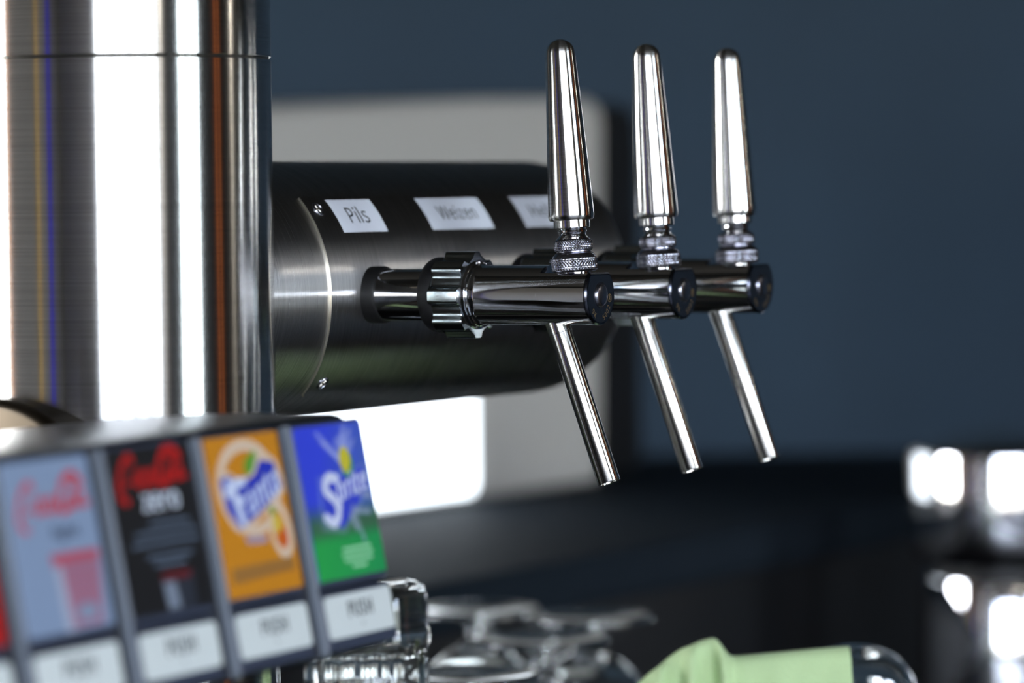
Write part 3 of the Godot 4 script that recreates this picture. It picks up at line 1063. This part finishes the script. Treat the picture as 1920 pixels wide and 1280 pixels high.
func display_unit() -> void:
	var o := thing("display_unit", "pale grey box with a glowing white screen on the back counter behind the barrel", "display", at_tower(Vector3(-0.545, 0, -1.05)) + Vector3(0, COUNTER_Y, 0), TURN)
	var bo := 1.05
	var y := COUNTER_Y
	var p := PackedVector2Array()
	for q in [[0.80, 1.0605], [1.2788, 1.0605], [1.2881, 1.330], [1.285, 1.339], [1.2792, 1.3445], [1.268, 1.3475], [1.2462, 1.3478], [1.105, 1.3458], [0.9612, 1.3402], [0.80, 1.334]]:
		p.append(Vector2(q[0] - bo, q[1] - y))
	var b := MB.new()
	b.prism(p, -0.16, 0.0, Transform3D(FACE_X, Vector3.ZERO), 0.004)
	part("housing", b, M.grey, o)
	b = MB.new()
	b.prism(rounded(1.20 - bo, 0.001, 1.372 - bo, 1.345 - y, 0.02), -0.05, -0.012, Transform3D(FACE_X, Vector3.ZERO), 0.006)  # black slab in place of the shadow right of the box
	part("shadow_slab", b, M.black, o, "black slab standing in for the shadow beside the box")
	b = MB.new()
	var s := rounded(0.86 - bo, 1.0655 - y, 1.0865 - bo, 1.19 - y, 0.009)
	b.prism(s, -0.001, 0.004, Transform3D(FACE_X, Vector3.ZERO), 0.001)
	part("screen", b, M.screen, o, "glowing blank white screen")
	var l := AreaLight3D.new()
	l.name = "screen_light"
	l.area_size = Vector2(0.2325, 0.1278)
	l.light_energy = 0.004
	l.light_color = Color(0.93, 0.97, 1.0)
	l.area_range = 8.0
	l.area_attenuation = 2.0
	l.shadow_enabled = true
	l.transform = Transform3D(Basis.looking_at(Vector3.RIGHT, Vector3.UP), Vector3(0.006, 1.1261 - y, bo - 0.97625))
	o.add_child(l)


# ---------------------------------------------------------------- glasses, cloth, canister

func goblet_mesh() -> ArrayMesh:
	# upside down: the rim on the worktop, the foot on top
	var b := MB.new()
	var prof := [Vector2(27.0, 0.0), Vector2(27.8, 0.4), Vector2(30.5, 30), Vector2(33.0, 60), Vector2(33.4, 78), Vector2(31.5, 96), Vector2(26.0, 110), Vector2(17.0, 119), Vector2(9.0, 123.5), Vector2(6.0, 127), Vector2(5.6, 131), Vector2(6.6, 135), Vector2(10, 136.6), Vector2(20, 137.8), Vector2(28.5, 138.6)]
	prof.append_array(arc(30.2, 140.6, 2.0, -80, 100, 12))
	prof.append_array([Vector2(27, 142.0), Vector2(18, 140.6), Vector2(8, 139.6), Vector2(0.0, 139.3)])
	b.lathe(mm(prof), 96, Transform3D(), 0, TAU, 10.0, 0.6)
	var inner := [Vector2(0.0, 120.5), Vector2(10, 119), Vector2(17, 115.5), Vector2(24.6, 108), Vector2(29.9, 95), Vector2(31.8, 78), Vector2(31.4, 60), Vector2(29.0, 30), Vector2(26.4, 0.4), Vector2(27.0, 0.0)]
	b.lathe(mm(inner), 72, Transform3D(), 0, TAU, 10.0, 0.6)
	return b.mesh()


func glasses() -> void:
	var gm := goblet_mesh()
	var spots := [[Vector3(-0.0192, 0, -1.97), "upturned stemmed glass at the back left, its foot behind the tumbler"], [Vector3(0.0359, 0, -1.93), "upturned stemmed glass with its foot standing farthest right of the cluster"], [Vector3(0.012, 0, -1.835), "upturned stemmed glass in the middle of the cluster, in front of two others"], [Vector3(-0.021, 0, -1.70), "upturned stemmed glass nearest the tumbler, its foot lowest in view"]]
	for s in spots:
		var o := thing("beer_goblet", s[1], "glass", s[0] + Vector3(0, WORKTOP_Y, 0), 0.0, "upturned stemmed glasses on the worktop")
		var g := MeshInstance3D.new()
		g.name = "goblet_bowl"
		g.mesh = gm
		g.material_override = M.glass
		o.add_child(g, true)
	var e := thing("round_tumbler", "rounded clear tumbler upside down, half hidden at the right end of the green cloth", "glass", Vector3(0.1492, WORKTOP_Y, -1.725))
	var eb := MB.new()
	eb.lathe(mm([Vector2(25.5, 0.0), Vector2(26.5, 0.5), Vector2(27.5, 60), Vector2(27.5, 118)] + arc(5.5, 127, 22, 0, 80, 12) + [Vector2(5.0, 149.8), Vector2(0, 149.6)]), 72, Transform3D(), 0, TAU, 10.0, 0.6)
	eb.lathe(mm([Vector2(0, 143.5), Vector2(6, 143.5)] + arc(6.5, 126, 17.5, 85, 0, 10) + [Vector2(25.2, 118), Vector2(25.2, 60), Vector2(24.3, 0.5), Vector2(25.5, 0.0)]), 72, Transform3D(), 0, TAU, 10.0, 0.6)
	part("tumbler_wall", eb, M.glass, e)
	# the straight beer glass under the dispenser, upside down on its rim
	var t := thing("beer_glass", "tall straight clear glass with fluted sides upside down below the soda dispenser", "glass", Vector3(-0.0622, WORKTOP_Y, -1.62))
	var b := MB.new()
	var flutes := 18
	var seg := 216
	var hs := [0.0, 1.0, 60.0, 140.0, 158.0, 163.0, 166.0, 168.0, 170.0, 173.0, 180.0, 186.0, 189.0, 190.5, 191.2]
	var rs := [25.4, 25.8, 25.9, 26.0, 26.0, 26.0, 26.6, 26.8, 26.6, 26.0, 26.1, 25.6, 24.2, 21.5, 18.0]
	var pts := []
	for j in hs.size():
		for i in seg + 1:
			var a := -i * TAU / seg
			var d: float = 0.95 * (0.5 - 0.5 * cos(a * flutes)) * smoothstep(0.5, 20.0, hs[j]) * smoothstep(167.0, 160.0, hs[j])
			var r: float = rs[j] - d
			pts.append(Vector3(r * cos(a), hs[j], r * sin(a)) * 0.001)
	b.grid(pts, seg + 1, hs.size(), 1.0)
	b.lathe(mm([Vector2(18.0, 191.2), Vector2(12, 190.6), Vector2(0, 190.2)]), 72)
	b.lathe(mm([Vector2(0, 168), Vector2(14, 167.5), Vector2(20, 166), Vector2(23.2, 160), Vector2(23.8, 150), Vector2(24.0, 60), Vector2(24.2, 0.4), Vector2(25.4, 0.0)]), 88, Transform3D(), 0, TAU, 10.0, 0.6)
	part("glass_wall", b, M.glass, t)
	b = MB.new()
	var tm := TextMesh.new()
	tm.font = font_of("Droid Sans", 700)
	tm.text = "MINIMUM"
	tm.font_size = 64
	tm.depth = 0.0
	var pv: PackedVector3Array = tm.get_mesh_arrays()[Mesh.ARRAY_VERTEX]
	var box := tm.get_aabb()
	for k in range(0, pv.size(), 3):
		var q := []
		for j in 3:
			var u := (pv[k + j].x - box.position.x) / box.size.x      # runs down the glass
			var w := (pv[k + j].y - box.get_center().y) / box.size.y
			var a := deg_to_rad(46.0) + w * 0.0085 / 0.0263
			q.append([Vector3(0.0267 * sin(a), 0.161 - u * 0.1, 0.0267 * cos(a)), Vector3(sin(a), 0, cos(a))])
		b.tri(q[0][0], q[1][0], q[2][0], q[0][1], q[1][1], q[2][1])
	part("printed_lettering", b, M.rubber, t, "black lettering running down the side")


func cleaning_cloth() -> void:
	# a bunched cloth standing on the worktop: a heap of folds at its left, a flat folded length at its right
	var o := thing("cleaning_cloth", "pale green cleaning cloth bunched and folded on the worktop in front of the taps", "cloth", Vector3(0.095, WORKTOP_Y, -1.65))
	var b := MB.new()
	var w := 90
	var around := 40
	var pts := []
	for j in around:
		for i in w:
			var u := float(i) / (w - 1)
			var x := lerpf(-0.058, 0.0455, u)
			var px := lerpf(1135.0, 1598.0, u)
			# top line of the cloth
			var top := 0.0
			if px < 1345.0:
				top = lerpf(0.135, 0.1622, sin(clampf((px - 1160.0) / 180.0, 0.0, 1.0) * PI / 2.0 * 0.92)) - 0.03 * clampf((1180.0 - px) / 45.0, 0.0, 1.0)
			elif px < 1378.0:
				top = lerpf(0.162, 0.1545, smoothstep(1345.0, 1378.0, px))
			else:
				top = lerpf(0.1545, 0.1580, (px - 1375.0) / 223.0)
			var s := float(j) / (around - 1)          # front bottom, over the top, back bottom
			var y := 0.0
			var z := 0.0
			var rad := 0.007
			var fold := 0.009 * sin(u * 46.0 - s * 5.0) + 0.003 * sin(u * 95.0 + 1.0 - s * 3.0)
			if px > 1375.0:
				fold = 0.001 * sin(u * 20.0) + 0.0007 * sin(u * 47.0)
			if s < 0.42:
				var q := s / 0.42
				y = (top - rad) * q
				z = rad + 0.016 * (1.0 - q) + fold * (0.4 + 0.9 * (1.0 - q))
			elif s < 0.58:
				var a := (s - 0.42) / 0.16 * PI
				y = top - rad + rad * sin(a)
				z = rad * cos(a) + fold * 0.4 * (1.0 - (s - 0.42) / 0.16)
			else:
				var q := (s - 0.58) / 0.42
				y = (top - rad) * (1.0 - q)
				z = -rad - 0.012 * q
			pts.append(Vector3(x + 0.012 * (y / 0.16 - 1.0) * (1.0 if px > 1375 else 0.4) * -0.6, y, z))
	b.grid(pts, w, around, 1.0)
	for e in [0, w - 1]:
		for j in around / 2:
			var k := around - 1 - j
			var out := Vector3(-1 if e == 0 else 1, 0, 0)
			if j + 1 < around / 2:
				b.quad(pts[j * w + e], pts[(j + 1) * w + e], pts[(k - 1) * w + e], pts[k * w + e], out, out, out, out)
	part("cloth_folds", b, M.cloth, o)


func canister() -> void:
	var o := thing("chrome_shaker", "large chrome shaker with a rounded polished lid at the right edge of the worktop", "shaker", Vector3(0.310, WORKTOP_Y, -2.5))
	var b := MB.new()
	b.lathe(mm([Vector2(50, 0), Vector2(52, 1), Vector2(53, 4), Vector2(50.5, 60), Vector2(48.6, 100.5), Vector2(48, 102), Vector2(43, 102.6)]), 96)
	part("cup", b, M.chrome, o)
	b = MB.new()
	b.lathe(mm([Vector2(42, 102), Vector2(43, 103), Vector2(43, 108), Vector2(42, 109)]), 64)
	part("seal_ring", b, M.rubber, o)
	b = MB.new()
	b.lathe(mm([Vector2(40, 108), Vector2(46, 108.5), Vector2(50, 111), Vector2(54.2, 117), Vector2(56.8, 125), Vector2(57.8, 134), Vector2(58, 142), Vector2(58, 180), Vector2(57.2, 183.5), Vector2(55, 185.5), Vector2(44, 190), Vector2(30, 194.5), Vector2(14, 197.5), Vector2(0, 198.5)]), 96)
	part("lid", b, M.chrome, o)


func glint_lamp(at: Vector3, label: String) -> void:  # unseen lamp, added only for glints on metal and glass
	var o := thing("glint_lamp", label, "lamp", at, 0.0, "added glint lamps")
	var b := MB.new()
	b.lathe(mm([Vector2(3, 26), Vector2(3, 2749.0 - at.y * 1000.0)]), 8)
	b.lathe(mm([Vector2(30, 2730.0 - at.y * 1000.0), Vector2(45, 2749.0 - at.y * 1000.0)]), 24)
	part("cord", b, M.frame, o)
	b = MB.new()
	b.lathe(mm([Vector2(14, 20), Vector2(16, 24), Vector2(16, 60), Vector2(8, 66), Vector2(0, 66)]), 24)
	part("lamp_holder", b, M.frame, o)
	b = MB.new()
	b.lathe(mm(arc(0, 0, 25, -90, 90, 12)), 24)
	var m := paint(Color(1, 1, 1), 0.5)
	m.emission_enabled = true
	m.emission = Color(1.0, 0.95, 0.88)
	m.emission_energy_multiplier = 4.0
	part("glint_bulb", b, m, o)
	var l := OmniLight3D.new()
	l.name = "glint_light"
	l.light_energy = 0.12
	l.light_size = 0.03
	l.light_color = Color(1.0, 0.96, 0.9)
	l.omni_range = 12.0
	l.omni_attenuation = 2.0
	l.shadow_enabled = true
	o.add_child(l)
